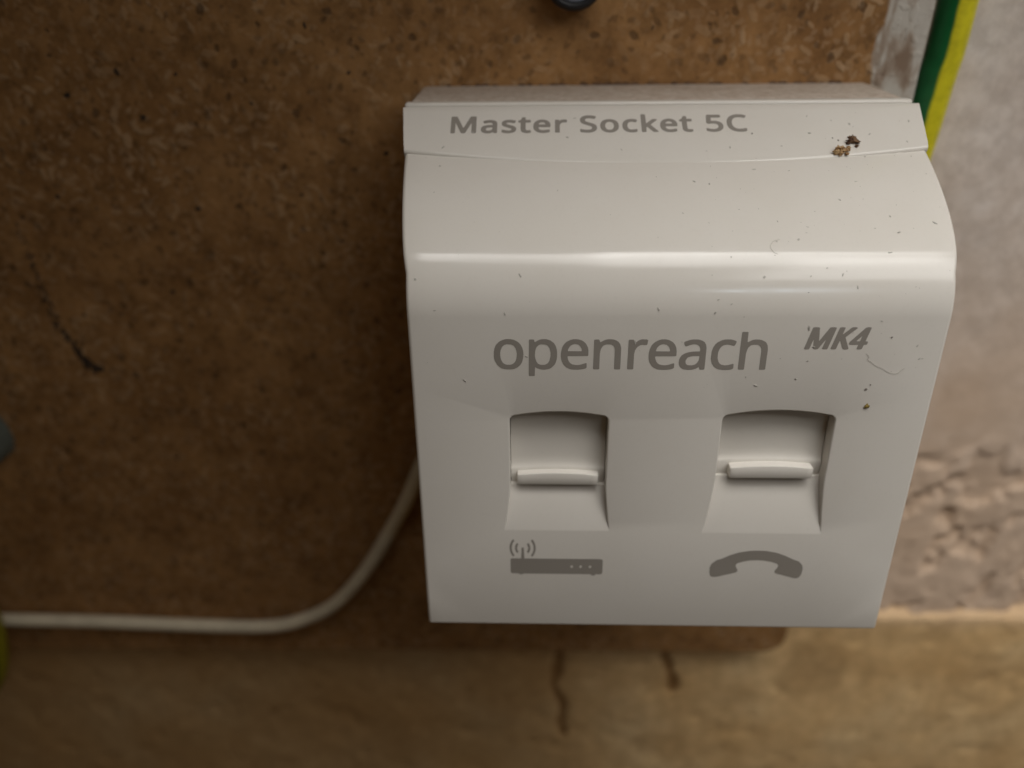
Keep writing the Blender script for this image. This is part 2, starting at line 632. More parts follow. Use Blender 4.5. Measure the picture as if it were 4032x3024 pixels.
bmesh.ops.recalc_face_normals(bm, faces=bm.faces)
bm.to_mesh(cover.data); bm.free()
for p in cover.data.polygons:
    p.use_smooth = True
cover.data.set_sharp_from_angle(angle=math.radians(32))

# ------------------------------------------------------------------ shutters with their handles
for h in HOLES:
    x0, x1 = h['x0'] + 0.08, h['x1'] - 0.08
    bs0, bs1 = h['bs']
    prof = [(h['s_top'] + 1.1, -2.7), (h['s_top'] - 5, -2.75), (bs1 + 2.6, -2.75), (bs1 + 1.6, -2.7), (bs1 + 1.0, -2.55), (bs1 + 0.7, -2.4), (bs1 + 0.3, -2.2), (bs0 - 1.2, -2.9)]
    Vs, Fs = [], []
    for s, off in prof:
        for i in range(9):
            t = -1 + 2 * i / 8
            Vs.append(surf(x0 + (x1 - x0) * i / 8, s + 0.35 * (1 - t * t), off))
    for j in range(len(prof) - 1):
        for i in range(8):
            Fs.append((j * 9 + i, (j + 1) * 9 + i, (j + 1) * 9 + i + 1, j * 9 + i + 1))
    sh = mesh("shutter", Vs, Fs, M_SHUT, socket, 40)
    recalc(sh)
    # handle: rounded bar with an arched top
    bx0, bx1 = h['bar']
    o1, o0 = -h['bo'], -2.9
    prof = [(bs0, o0), (bs0, o1 - 0.12), (bs0 + 0.04, o1 - 0.04), (bs0 + 0.1, o1), (bs1 - 0.08, o1), (bs1 - 0.02, o1 - 0.03), (bs1 + 0.02, o1 - 0.1), (bs1 + 0.12, o0)]
    Vs, Fs = [], []
    N = 16
    xs = [bx0 - 0.0, bx0 + 0.06, bx0 + 0.2] + [bx0 + 0.2 + (bx1 - bx0 - 0.4) * i / N for i in range(1, N)] + [bx1 - 0.2, bx1 - 0.06, bx1]
    ins = [0.2, 0.06, 0.0] + [0.0] * (N - 1) + [0.0, 0.06, 0.2]
    for x, d in zip(xs, ins):
        t = (x - (bx0 + bx1) / 2) / ((bx1 - bx0) / 2)
        for k, (s, off) in enumerate(prof):
            s2 = s + (0.45 * (1 - t * t) if k >= 4 else 0.0)
            s2 += d * (1 if k < 4 else -1) * 0.4
            Vs.append(surf(x, s2, off - (d if 0 < k < 7 else 0)))
    m = len(prof)
    for j in range(len(xs) - 1):
        for k in range(m):
            Fs.append((j * m + k, j * m + (k + 1) % m, (j + 1) * m + (k + 1) % m, (j + 1) * m + k))
    Fs.append(tuple(range(m)))
    Fs.append(tuple((len(xs) - 1) * m + k for k in range(m))[::-1])
    hd = mesh("shutter_handle", Vs, Fs, M_SHUT, sh, 35)
    recalc(hd)

# ------------------------------------------------------------------ top panel, its raised rim and the housing behind
Vs, Fs = [], []
WT = 46.9
s_hi = S_SEAM + (36.1 - 26.4) / ST[1] - 0.5
def wtop(t):
    return 45.75 + (46.85 - 45.75) * t
rows = []
def strip_row(t, ds, do):
    wv = wtop(t)
    row = []
    for k in range(33):
        x = (-1 + 2 * k / 32) * wv
        row.append(len(Vs)); Vs.append(strip(x, s_end(x) * (1 - t) + s_hi * t + ds, OFFS + do))
    e0 = len(Vs)
    for sg in (-1, 1):
        Vs.append(strip(sg * wv, s_end(46) * (1 - t) + s_hi * t + ds, -9))
    return [e0] + row + [e0 + 1]
RL = 0.8
rows.append(strip_row(0, 0.0, -2.0))
for i in range(6):
    a_ = math.pi / 2 * i / 5
    rows.append(strip_row(0, RL - RL * math.cos(a_ * 1.0) if False else RL * (1 - math.sin(a_)) * 0 + RL * (1 - math.cos(a_)), -RL + RL * math.sin(a_)))
for j in range(1, 9):
    rows.append(strip_row(j / 8, 0.0, 0.0))
for ds, do in ((0.14, -0.07), (0.22, -0.25), (0.22, -2.0)):
    rows.append(strip_row(1, ds, do))
for a, b in zip(rows[:-1], rows[1:]):
    for k in range(len(a) - 1):
        Fs.append((a[k], a[k + 1], b[k + 1], b[k]))
panel = mesh("top_panel", Vs, Fs, M_STRIP, socket, 40)
recalc(panel)

def rounded_bar(name, x0, x1, sec, mat, parent, ins=0.4):
    """sec: closed (y,z) outline swept along x with slightly drawn in ends"""
    Vs, Fs = [], []
    cy = sum(p[0] for p in sec) / len(sec); cz = sum(p[1] for p in sec) / len(sec)
    st = [(x0, 0.72), (x0 + ins * 0.3, 0.9), (x0 + ins, 1.0)] + [(x0 + ins + (x1 - x0 - 2 * ins) * i / 20, 1.0) for i in range(1, 20)] + [(x1 - ins, 1.0), (x1 - ins * 0.3, 0.9), (x1, 0.72)]
    m = len(sec)
    for x, k in st:
        for y, z in sec:
            Vs.append((x, cy + (y - cy) * k, cz + (z - cz) * k))
    for j in range(len(st) - 1):
        for k in range(m):
            Fs.append((j * m + k, j * m + (k + 1) % m, (j + 1) * m + (k + 1) % m, (j + 1) * m + k))
    Fs.append(tuple(range(m))); Fs.append(tuple((len(st) - 1) * m + k for k in range(m))[::-1])
    o = mesh(name, Vs, Fs, mat, parent, 35)
    recalc(o)
    return o
sec = []
for i in range(7):
    a = math.radians(180 - 90 * i / 6)
    sec.append((37.35 + 0.6 * math.cos(a), 88.85 + 0.6 * math.sin(a)))
sec += [(38.6, 89.46), (38.8, 89.3), (38.9, 86.5), (36.75, 86.5)]
rounded_bar("top_rim", -46.75, 46.2, sec, M_COVER, socket)

# housing: the deep box between the cover and the board
def housing():
    Vs, Fs = [], []
    outl = [(1.6, 5.0), (60, 8.0), (68, 12), (76, 20), (83, 33), (87.0, 38.2), (89.12, 38.2), (89.2, D_BOARD - 0.05), (1.6, D_BOARD - 0.05)]
    def hw(z, y):
        return width(z) - 0.5 - 0.2 * (y - 5) / 55
    L_ = []
    for sgn in (-1, 1):
        L_.append([len(Vs) + i for i in range(len(outl))])
        for z, y in outl:
            Vs.append((sgn * hw(z, y), y, z))
    n = len(outl)
    for i in range(n):
        Fs.append((L_[0][i], L_[0][(i + 1) % n], L_[1][(i + 1) % n], L_[1][i]))
    Fs.append(tuple(L_[0])); Fs.append(tuple(reversed(L_[1])))
    me = bpy.data.meshes.new("housing")
    me.from_pydata([tuple(Vector(v) * MM) for v in Vs], [], Fs)
    bm = bmesh.new(); bm.from_mesh(me)
    bmesh.ops.recalc_face_normals(bm, faces=bm.faces)
    es = [e for e in bm.edges if e.calc_face_angle(0) > 0.5]
    bmesh.ops.bevel(bm, geom=es, offset=0.0006, segments=3, profile=0.5, affect='EDGES', clamp_overlap=True)
    bm.to_mesh(me); bm.free()
    return link("housing", me, M_HOUSE, socket, 35)
housing()

# ------------------------------------------------------------------ print on the socket
LETTERS = {
 'master': [[767,-25,748,-21,713,-8,694,5,674,26,658,64,658,126,663,145,679,174,694,189,721,208,763,223,802,231,882,236,887,241,888,257,875,287,856,297,802,297,740,275,721,279,708,295,696,330,700,345,715,357,771,377,813,385,856,386,886,380,925,367,948,351,972,322,984,284,984,7,980,-9,959,-18,929,-18,909,-10,902,4,894,7,867,-10,836,-21,809,-26],[1167,-25,1102,-9,1086,-2,1077,7,1073,18,1073,64,1077,80,1086,86,1098,86,1163,64,1213,59,1244,64,1260,72,1268,84,1268,103,1260,114,1244,125,1167,158,1117,183,1088,211,1080,222,1073,241,1073,299,1080,318,1092,338,1129,365,1159,377,1198,385,1259,384,1325,369,1344,361,1353,353,1357,345,1356,330,1338,288,1317,279,1256,297,1190,297,1179,292,1171,285,1167,276,1168,268,1177,257,1190,248,1302,200,1325,185,1346,164,1355,153,1365,130,1365,68,1349,34,1325,9,1298,-8,1232,-26],[1559,-25,1517,-13,1498,-2,1477,18,1464,41,1458,61,1454,95,1453,288,1448,293,1429,294,1413,299,1405,307,1404,318,1406,350,1413,357,1456,380,1478,445,1490,457,1506,462,1525,462,1548,454,1553,445,1554,403,1554,384,1559,379,1636,377,1653,368,1657,353,1657,311,1648,299,1629,293,1563,293,1554,288,1554,103,1560,76,1573,64,1613,63,1636,66,1656,58,1661,49,1661,3,1657,-5,1648,-12,1625,-21,1598,-26],[1875,-25,1852,-21,1817,-9,1786,6,1750,38,1726,76,1713,114,1708,145,1708,207,1716,257,1730,291,1752,324,1779,351,1798,363,1817,373,1863,385,1902,386,1932,380,1956,373,1990,354,2015,330,2029,311,2040,289,2054,234,2053,168,2045,157,2025,151,1821,151,1812,145,1813,134,1820,111,1832,91,1844,79,1867,68,1890,63,1929,63,1986,75,2013,85,2029,80,2037,72,2038,14,2029,2,2013,-5,1959,-22,1929,-26],[2752,-25,2686,-13,2659,-4,2648,5,2642,18,2642,72,2646,84,2663,91,2698,79,2752,67,2832,68,2859,79,2872,91,2879,107,2883,122,2879,141,2869,161,2848,177,2729,229,2682,263,2666,284,2651,318,2646,349,2646,384,2651,407,2666,438,2702,473,2740,492,2771,501,2794,505,2856,505,2917,492,2965,472,2969,464,2969,449,2952,403,2944,395,2929,391,2852,412,2786,411,2763,400,2755,388,2746,364,2751,341,2758,330,2775,314,2913,250,2929,239,2959,209,2974,184,2980,164,2980,95,2974,72,2956,40,2932,17,2913,4,2886,-9,2844,-22,2817,-26],[3206,-25,3163,-13,3125,6,3086,43,3074,61,3063,84,3050,130,3046,168,3046,199,3050,234,3055,257,3070,295,3088,322,3116,349,3136,362,3171,377,3209,385,3259,385,3306,373,3336,357,3354,345,3379,318,3401,284,3414,241,3419,211,3419,149,3410,103,3399,72,3376,38,3356,17,3321,-6,3279,-21,3252,-26],[3644,-25,3590,-9,3567,2,3531,34,3508,68,3497,99,3488,145,3489,214,3501,272,3525,315,3562,353,3602,373,3652,385,3706,385,3744,377,3779,365,3786,357,3788,349,3788,334,3782,318,3774,295,3763,283,3748,281,3682,297,3648,293,3623,280,3609,265,3601,249,3589,199,3589,157,3597,118,3617,83,3639,68,3663,63,3713,67,3759,81,3775,76,3784,64,3784,11,3780,3,3771,-5,3740,-17,3702,-26],[4406,-25,4382,-21,4348,-9,4316,7,4273,49,4251,91,4242,126,4239,157,4238,195,4247,253,4268,303,4285,326,4304,345,4336,367,4394,385,4436,386,4486,373,4521,354,4549,326,4571,289,4579,268,4584,241,4584,168,4575,157,4556,151,4352,151,4343,145,4347,122,4366,88,4398,68,4421,63,4459,63,4490,68,4544,84,4559,80,4567,72,4569,14,4565,7,4556,-1,4509,-17,4467,-26],[4782,-25,4740,-13,4721,-2,4700,18,4687,41,4681,61,4677,91,4676,288,4671,293,4652,294,4636,299,4628,307,4627,318,4629,350,4636,357,4679,380,4701,445,4713,457,4729,462,4748,462,4771,454,4776,445,4777,403,4777,384,4782,379,4859,377,4876,368,4881,353,4880,311,4871,299,4852,293,4786,293,4777,288,4777,103,4784,76,4796,64,4836,63,4859,66,4879,58,4884,49,4884,3,4880,-5,4872,-12,4848,-21,4821,-26],[5252,-25,5225,-21,5175,-6,5163,-1,5152,9,5146,22,5146,72,5150,84,5159,89,5171,90,5221,71,5267,63,5306,63,5332,68,5359,82,5375,99,5383,114,5388,134,5388,161,5371,200,5348,216,5313,224,5256,224,5206,217,5189,222,5159,245,5158,280,5165,345,5173,476,5182,489,5202,497,5317,497,5425,497,5444,492,5453,480,5452,418,5444,410,5425,405,5267,404,5261,395,5258,314,5263,310,5336,312,5363,307,5406,292,5440,270,5468,238,5483,203,5488,172,5488,126,5479,88,5469,64,5452,40,5429,17,5413,6,5382,-9,5340,-22,5313,-26],[5771,-25,5706,-9,5682,0,5656,18,5612,61,5589,99,5574,141,5565,188,5566,291,5582,357,5606,404,5621,424,5651,453,5694,480,5736,496,5779,504,5848,505,5875,501,5932,484,5956,473,5964,464,5965,453,5946,411,5936,397,5917,390,5848,412,5786,412,5763,407,5744,400,5715,380,5697,357,5682,326,5669,284,5666,253,5669,195,5678,161,5689,134,5704,111,5721,93,5758,72,5782,67,5848,67,5925,83,5937,80,5945,68,5945,11,5942,3,5932,-4,5894,-17,5844,-26],[67,-17,52,-10,46,3,46,476,48,484,56,492,75,497,148,497,163,493,172,488,293,168,301,153,306,151,310,157,436,485,444,492,463,497,532,497,552,492,559,484,561,476,561,253,561,3,556,-10,536,-18,494,-18,475,-13,467,-5,465,276,463,286,459,286,447,261,348,-1,340,-10,325,-17,282,-18,266,-12,255,-1,148,284,144,290,140,290,138,-1,129,-12,113,-18],[2163,-17,2148,-10,2142,3,2144,364,2152,372,2167,378,2206,378,2225,370,2232,350,2236,349,2259,365,2282,377,2313,385,2340,386,2356,385,2371,380,2387,368,2388,334,2383,303,2375,295,2359,290,2317,293,2298,289,2271,272,2259,257,2243,222,2238,191,2237,-5,2229,-13,2213,-18],[3886,-17,3871,-10,3865,3,3865,503,3869,518,3890,528,3932,528,3952,522,3960,514,3963,249,3967,248,3975,255,4090,372,4109,378,4156,378,4179,372,4188,361,4184,345,4063,220,4054,203,4058,195,4194,15,4195,-1,4192,-9,4182,-14,4167,-18,4117,-18,4097,-12,4086,-2,3990,127,3979,135,3969,130,3962,118,3959,-5,3952,-13,3936,-18],[792,61,806,59,836,64,863,79,872,88,883,111,888,130,887,149,882,154,856,155,836,154,790,146,775,138,766,130,758,111,759,84,771,68],[3204,64,3252,63,3275,70,3288,80,3299,95,3314,134,3319,164,3319,199,3310,241,3290,278,3279,286,3259,294,3248,297,3209,297,3182,284,3162,257,3151,222,3146,176,3150,145,3159,114,3177,80],[1819,238,1944,236,1949,241,1948,249,1932,282,1921,292,1909,297,1886,298,1859,296,1843,288,1832,276,1820,257,1817,245],[4350,238,4475,236,4481,241,4480,249,4465,280,4452,292,4440,297,4417,298,4390,296,4366,280,4351,253,4348,241]],
 'open': [[450,-168,443,-162,441,-152,443,363,454,369,497,368,504,363,508,343,512,337,516,337,543,355,573,368,597,373,647,373,693,357,725,333,740,318,759,283,771,241,775,210,775,152,771,122,759,79,746,52,708,13,681,-2,635,-15,608,-15,577,-10,541,6,523,18,516,18,513,-159,508,-166,500,-168],[181,-14,147,-6,112,9,95,22,65,52,42,95,33,125,29,152,30,214,38,256,49,287,64,310,93,339,123,357,154,368,177,373,227,373,266,364,304,345,327,327,347,302,366,264,375,229,379,187,375,133,363,87,351,64,339,47,309,18,271,-2,247,-10,216,-15],[977,-14,927,-2,884,22,850,55,831,93,822,125,818,160,818,198,831,264,842,291,860,318,881,339,920,361,958,373,1008,373,1054,361,1085,342,1109,318,1133,272,1140,237,1141,179,1139,169,1132,164,908,162,897,158,904,118,915,95,931,74,954,59,993,51,1016,50,1054,55,1112,74,1120,74,1125,68,1125,18,1116,9,1089,-2,1054,-11,1023,-15],[2004,-14,1954,-2,1916,17,1891,37,1861,83,1850,118,1845,148,1845,206,1854,252,1871,295,1883,314,1908,339,1947,361,1985,373,2035,373,2070,364,2116,339,2143,306,2159,272,2168,225,2168,175,2165,168,2159,164,1935,162,1923,158,1922,152,1927,129,1938,98,1956,75,1981,59,2016,51,2043,50,2081,55,2139,74,2147,74,2152,68,2152,18,2143,9,2116,-2,2081,-11,2050,-15],[2304,-14,2273,-6,2247,7,2219,33,2207,56,2202,83,2203,118,2212,148,2231,177,2264,198,2297,211,2335,219,2370,223,2431,224,2436,229,2437,248,2432,272,2424,287,2409,302,2397,308,2358,312,2316,303,2273,287,2266,288,2255,298,2245,325,2245,337,2254,346,2304,364,2347,373,2397,373,2423,368,2458,355,2483,337,2501,306,2510,268,2510,10,2507,-2,2493,-7,2466,-7,2458,-4,2450,2,2444,25,2439,29,2412,9,2370,-10,2339,-15],[2720,-14,2673,-2,2643,13,2610,41,2590,72,2577,110,2572,137,2572,222,2584,272,2607,314,2627,335,2677,363,2716,373,2777,373,2816,364,2839,355,2847,348,2848,341,2835,305,2831,298,2820,293,2758,308,2739,308,2712,303,2700,299,2683,287,2661,256,2649,210,2649,145,2661,102,2677,77,2700,59,2743,51,2781,55,2831,70,2839,70,2844,64,2845,18,2839,7,2820,-2,2789,-11,2762,-15],[1212,-6,1204,0,1202,10,1202,356,1205,364,1212,368,1247,370,1258,367,1266,360,1271,341,1277,337,1327,364,1362,373,1408,373,1435,368,1462,357,1485,342,1507,314,1521,264,1522,102,1521,6,1519,-2,1512,-6,1500,-7,1462,-7,1451,-2,1448,10,1448,233,1443,264,1427,292,1408,304,1393,308,1350,308,1331,303,1315,295,1300,279,1288,256,1280,225,1275,187,1275,2,1270,-4,1262,-7],[1612,-6,1605,-2,1602,6,1603,360,1608,366,1616,369,1659,368,1667,360,1670,331,1673,325,1677,325,1699,345,1727,363,1758,373,1777,373,1808,373,1826,364,1828,356,1821,310,1812,302,1762,304,1739,299,1712,281,1696,260,1684,237,1675,187,1675,2,1670,-4,1662,-7],[2908,-6,2900,0,2898,10,2898,502,2899,510,2904,516,2916,520,2958,519,2966,516,2971,510,2973,342,2981,342,3023,364,3058,373,3104,373,3139,364,3170,349,3190,333,3209,298,3218,248,3218,6,3212,-4,3200,-7,3158,-7,3150,-4,3145,2,3145,222,3140,256,3132,279,3108,303,3089,308,3050,308,3023,303,3012,296,2992,275,2981,248,2972,198,2971,2,2966,-4,2958,-7],[179,52,223,51,254,62,278,87,290,110,298,141,302,191,297,225,286,260,273,280,262,292,231,307,181,308,154,299,139,287,127,272,110,229,106,202,106,160,111,129,119,106,134,79,147,66,166,56],[583,52,627,51,654,62,670,78,684,102,698,156,698,206,685,258,664,291,647,303,631,308,585,308,558,299,534,275,527,260,518,229,514,172,518,137,531,95,550,66,570,56],[2310,52,2358,50,2381,56,2398,64,2417,83,2432,114,2437,160,2431,167,2408,166,2370,166,2343,162,2312,153,2295,141,2281,110,2280,91,2285,75,2293,63],[902,225,1058,224,1063,233,1059,256,1039,291,1020,305,993,312,977,312,947,303,935,296,919,279,904,248,900,233],[1929,225,2085,224,2090,229,2086,252,2076,275,2066,289,2047,305,2020,312,2004,312,1977,305,1960,295,1938,268,1927,237,1926,229]],
 'mk4': [[67,-14,40,-9,32,-2,31,6,159,463,164,479,171,487,182,492,209,496,279,496,309,491,321,483,326,463,327,433,338,344,350,194,356,188,364,194,547,471,563,489,598,496,667,496,698,491,706,487,711,479,711,467,683,367,587,25,579,-2,575,-6,540,-15,494,-15,463,-10,451,-2,450,6,455,25,502,190,502,203,490,191,359,-4,348,-10,317,-15,282,-15,248,-6,242,2,239,21,226,171,221,210,217,211,156,-2,144,-10,117,-15],[686,-14,659,-9,651,-2,650,6,778,463,789,487,798,491,825,496,871,496,902,491,913,483,914,475,877,344,876,337,879,334,932,377,1052,481,1071,491,1102,496,1152,496,1186,489,1194,483,1194,475,1165,448,959,277,953,267,963,239,1064,17,1068,2,1064,-6,1052,-11,1021,-15,967,-15,940,-10,932,-6,926,2,849,171,840,183,832,180,828,171,779,-2,767,-10,740,-15],[1290,-14,1263,-9,1254,2,1276,83,1271,92,1094,93,1063,99,1055,106,1055,113,1066,156,1073,167,1342,440,1356,458,1386,487,1421,496,1475,496,1502,491,1513,483,1514,471,1434,187,1436,179,1440,177,1486,170,1494,163,1495,156,1483,113,1476,102,1467,97,1440,93,1413,92,1407,87,1383,6,1376,-6,1367,-10,1340,-15],[1223,179,1290,177,1302,180,1310,202,1332,287,1329,290,1317,281,1227,190,1222,183]],
}

def lettering(key, x0, x1, s_base, unit, fn, parent, up=1.0, down=1.0, xh=536):
    """flat print: outlines filled and laid on the surface; unit = mm per 1000 font units of height"""
    polys = [list(zip(q[0::2], q[1::2])) for q in LETTERS[key]]
    lo = min(p[0] for q in polys for p in q); hi = max(p[0] for q in polys for p in q)
    V2, F2 = fill(polys)
    P = []
    for a, b in V2:
        if b > xh: b = xh + (b - xh) * up
        if b < 0: b = b * down
        P.append(fn(x0 + (x1 - x0) * (a - lo) / (hi - lo), s_base + b * unit / 1000, 0.02))
    return mesh("lettering", P, F2, M_PRINT, parent)
lettering('master', -37.75, 15.35, 102.15, 8.5, lambda x, s, o: strip(x, s, OFFS + o), panel)
lettering('open', -29.1, 15.0, 54.2, 14.0, surf, cover, 0.55, 0.55, 395)
lettering('mk4', 20.7, 30.75, 57.85, 7.3, surf, cover)

def printed(name, polys, fn, parent):
    V2, F2 = fill(polys)
    return mesh(name, [fn(x, s, 0.02) for x, s in V2], F2, M_PRINT, parent)
def circ(cx, cy, r, n=12):
    return [(cx + r * math.cos(2 * math.pi * i / n), cy + r * math.sin(2 * math.pi * i / n)) for i in range(n)]
# router symbol: (u, v) drawn on a 1300 x 250 grid
def rmap(u, v_):
    return (-26.8 + (u - 103) * 17.1 / 620, 15.9 - (v_ - 201) * 3.48 / 104)
def band(cx, cy, r, wd, a0, a1, n=10):
    o = [(cx + (r + wd / 2) * math.cos(math.radians(a0 + (a1 - a0) * i / n)), cy + (r + wd / 2) * math.sin(math.radians(a0 + (a1 - a0) * i / n))) for i in range(n + 1)]
    o += [(cx + (r - wd / 2) * math.cos(math.radians(a1 + (a0 - a1) * i / n)), cy + (r - wd / 2) * math.sin(math.radians(a1 + (a0 - a1) * i / n))) for i in range(n + 1)]
    return o
body = [(103, 212), (106, 204), (114, 201), (174, 201), (178, 128), (192, 128), (196, 201), (706, 201), (716, 204), (722, 212), (722, 292), (718, 301), (706, 305),
        (676, 305), (670, 314), (650, 314), (644, 305), (190, 305), (184, 311), (164, 311), (158, 305), (114, 304), (106, 300), (103, 293)]
polys = [body, circ(515, 254, 9), circ(575, 254, 9), circ(638, 254, 9)]
for r in (44, 80):
    polys.append(band(185, 131, r, 14, -42, 42)); polys.append(band(185, 131, r, 14, 138, 222))
printed("router_symbol", [[rmap(*p) for p in P] for P in polys], surf, cover)
phone = [(1436, 262), (1445, 240), (1475, 215), (1510, 205), (1560, 182), (1620, 163), (1690, 152), (1745, 150), (1800, 152), (1870, 163), (1930, 182), (1985, 205), (2025, 218),
         (2050, 240), (2060, 265), (2056, 300), (2045, 322), (2028, 330), (2005, 328), (1885, 298), (1872, 290), (1876, 275), (1888, 262), (1892, 245), (1880, 234), (1840, 222),
         (1790, 214), (1745, 212), (1700, 214), (1655, 222), (1615, 235), (1608, 248), (1614, 262), (1624, 275), (1624, 288), (1612, 296), (1490, 325), (1462, 327), (1445, 318), (1437, 295)]
printed("handset_symbol", [[(9.97 + (u - 1435) * 17.06 / 625, 18.2 - (v_ - 150) * 6.15 / 178) for u, v_ in phone]], surf, cover)

# ------------------------------------------------------------------ dust, crumbs and fibres lying on the socket
def blob(rx, ry, rz, seed, sub=1, amp=0.5):
    bm = bmesh.new()
    bmesh.ops.create_icosphere(bm, subdivisions=sub, radius=1)
    for v in bm.verts:
        k = 1 + amp * noise.noise(v.co * 1.7 + Vector((seed * 3.1, seed * 1.7, seed)))
        v.co = Vector((v.co.x * rx, v.co.y * ry, v.co.z * rz)) * k
    vs_ = [v.co.copy() for v in bm.verts]
    fs = [tuple(v.index for v in f.verts) for f in bm.faces]
    bm.free()
    return vs_, fs
def place_on(x, s, off, local, fn):
    o = fn(x, s, off)
    ts = (fn(x, s + 0.2, off) - o).normalized()
    n = (fn(x, s, off + 0.2) - o).normalized()
    return o + Vector((1, 0, 0)) * local.x + ts * local.y + n * local.z
def on_socket(x, s):
    return (lambda a, b, c: strip(a, b, c + OFFS)) if s > s_end(x) + 0.6 else surf

def dust(name, specks, mat, label):
    Vs, Fs = [], []
    for i, (x, s, r, el) in enumerate(specks):
        vs_, fs = blob(r * el, r / math.sqrt(el), r * 0.35, i * 0.77, 1, 0.7)
        a = random.uniform(0, 3.1)
        b = len(Vs)
        fn = on_socket(x, s)
        for v in vs_:
            l = Vector((v.x * math.cos(a) - v.y * math.sin(a), v.x * math.sin(a) + v.y * math.cos(a), v.z + r * 0.2))
            Vs.append(place_on(x, s, 0, l, fn))
        Fs += [tuple(b + k for k in f) for f in fs]
    o = mesh(name, Vs, Fs, mat, None, 60)
    tag(o, label, "dust", None, "stuff")
    return o
rnd = random.Random(3)
sp = [(15.88, 101.45, 0.20, 1.2), (34.21, 59.82, 0.17, 1.1), (32.4, 51.52, 0.15, 1.1), (31.77, 50.69, 0.2, 1.2), (29.7, 100.2, 0.15, 1.0), (30.6, 99.6, 0.2, 1.0), (20.5, 98.3, 0.11, 1.7), (33.3, 100.9, 0.14, 1.0)]
for i in range(18):
    x = rnd.choice([rnd.uniform(10, 44), rnd.uniform(16, 43), rnd.uniform(20, 42), rnd.uniform(-20, 40)])
    sp.append((x, rnd.uniform(66, 107), rnd.choice([0.03, 0.04, 0.045, 0.05, 0.075]), rnd.uniform(1, 2)))
sp = [p for p in sp if abs(p[1] - s_end(p[0])) > 0.8 or p[1] > 99]
dust("dark_dust", sp, M_DUST, "tiny dark dust specks scattered over the socket's sloping upper front")
sp = []
for i in range(130):
    x = rnd.choice([rnd.uniform(5, 44), rnd.uniform(-42, 44)])
    sp.append((x, rnd.uniform(50, 107), rnd.choice([0.06, 0.09, 0.13, 0.2]), rnd.uniform(1, 2.2)))
sp = [p for p in sp if abs(p[1] - s_end(p[0])) > 1.0]
dust("pale_dust", sp, M_GREYD, "faint pale grey dust settled on the socket's front")

def crumb(name, x, s, parts, mat, label):
    Vs, Fs = [], []
    for i, (dx, ds, dz, r) in enumerate(parts):
        vs_, fs = blob(r, r * 0.85, r * 0.7, i * 1.9 + x, 2, 1.15)
        b = len(Vs)
        fn = on_socket(x, s)
        for v in vs_:
            Vs.append(place_on(x, s, 0, v + Vector((dx, ds, dz)), fn))
        Fs += [tuple(b + k for k in f) for f in fs]
    o = mesh(name, Vs, Fs, mat)
    tag(o, label, "crumb", "crumbs of debris on the socket")
    return o
crumb("debris_crumb", 31.1, 96.9, [(-1.0, 0.2, 0.45, 0.75), (-1.55, -0.55, 0.35, 0.55), (-0.2, -0.1, 0.3, 0.5), (0.35, 0.05, 0.3, 0.4), (0.75, 0.5, 0.25, 0.42), (-0.85, -0.75, 0.3, 0.45), (0.2, -0.75, 0.2, 0.35)], M_TAN, "tan jagged crumb of debris caught on the seam of the top panel")
crumb("debris_crumb", 33.0, 98.9, [(-0.6, 0.1, 0.35, 0.55), (0.1, 0.25, 0.4, 0.65), (0.55, 0.0, 0.35, 0.5), (0.1, 1.0, 0.25, 0.42), (-0.35, 1.2, 0.2, 0.3), (-1.0, -0.2, 0.2, 0.35), (0.35, -0.9, 0.2, 0.35)], M_BROWN, "dark brown jagged crumb of debris just above the tan crumb")
crumb("debris_crumb", 32.45, 47.6, [(0, 0, 0.1, 0.30), (0.28, 0.05, 0.08, 0.22), (-0.2, -0.15, 0.08, 0.2), (0.05, 0.4, 0.05, 0.13)], M_OLIVE, "small olive crumb beside the right port")

def fibre(name, pts, r, label):
    P = [surf(x, s, 0.06) for x, s in pts]
    o = tube(name, smoothpath(P, 6), r, M_FIBRE, None, 6)
    tag(o, label, "fibre", "loose fibres on the socket")
fibre("lint_fibre", [(30.75, 57.0), (31.2, 56.5), (31.1, 55.9), (31.7, 55.6), (32.6, 54.9), (33.8, 54.4), (35.0, 53.7), (36.2, 53.6), (37.2, 54.5)], 0.018, "thin grey curved fibre lying on the face below the slanted lettering")
fibre("lint_fibre", [(16.2, 75.3), (15.2, 75.0), (14.6, 74.1), (14.9, 73.2), (15.6, 72.7)], 0.022, "tiny hooked fibre on the sloping upper front above the long lettering")

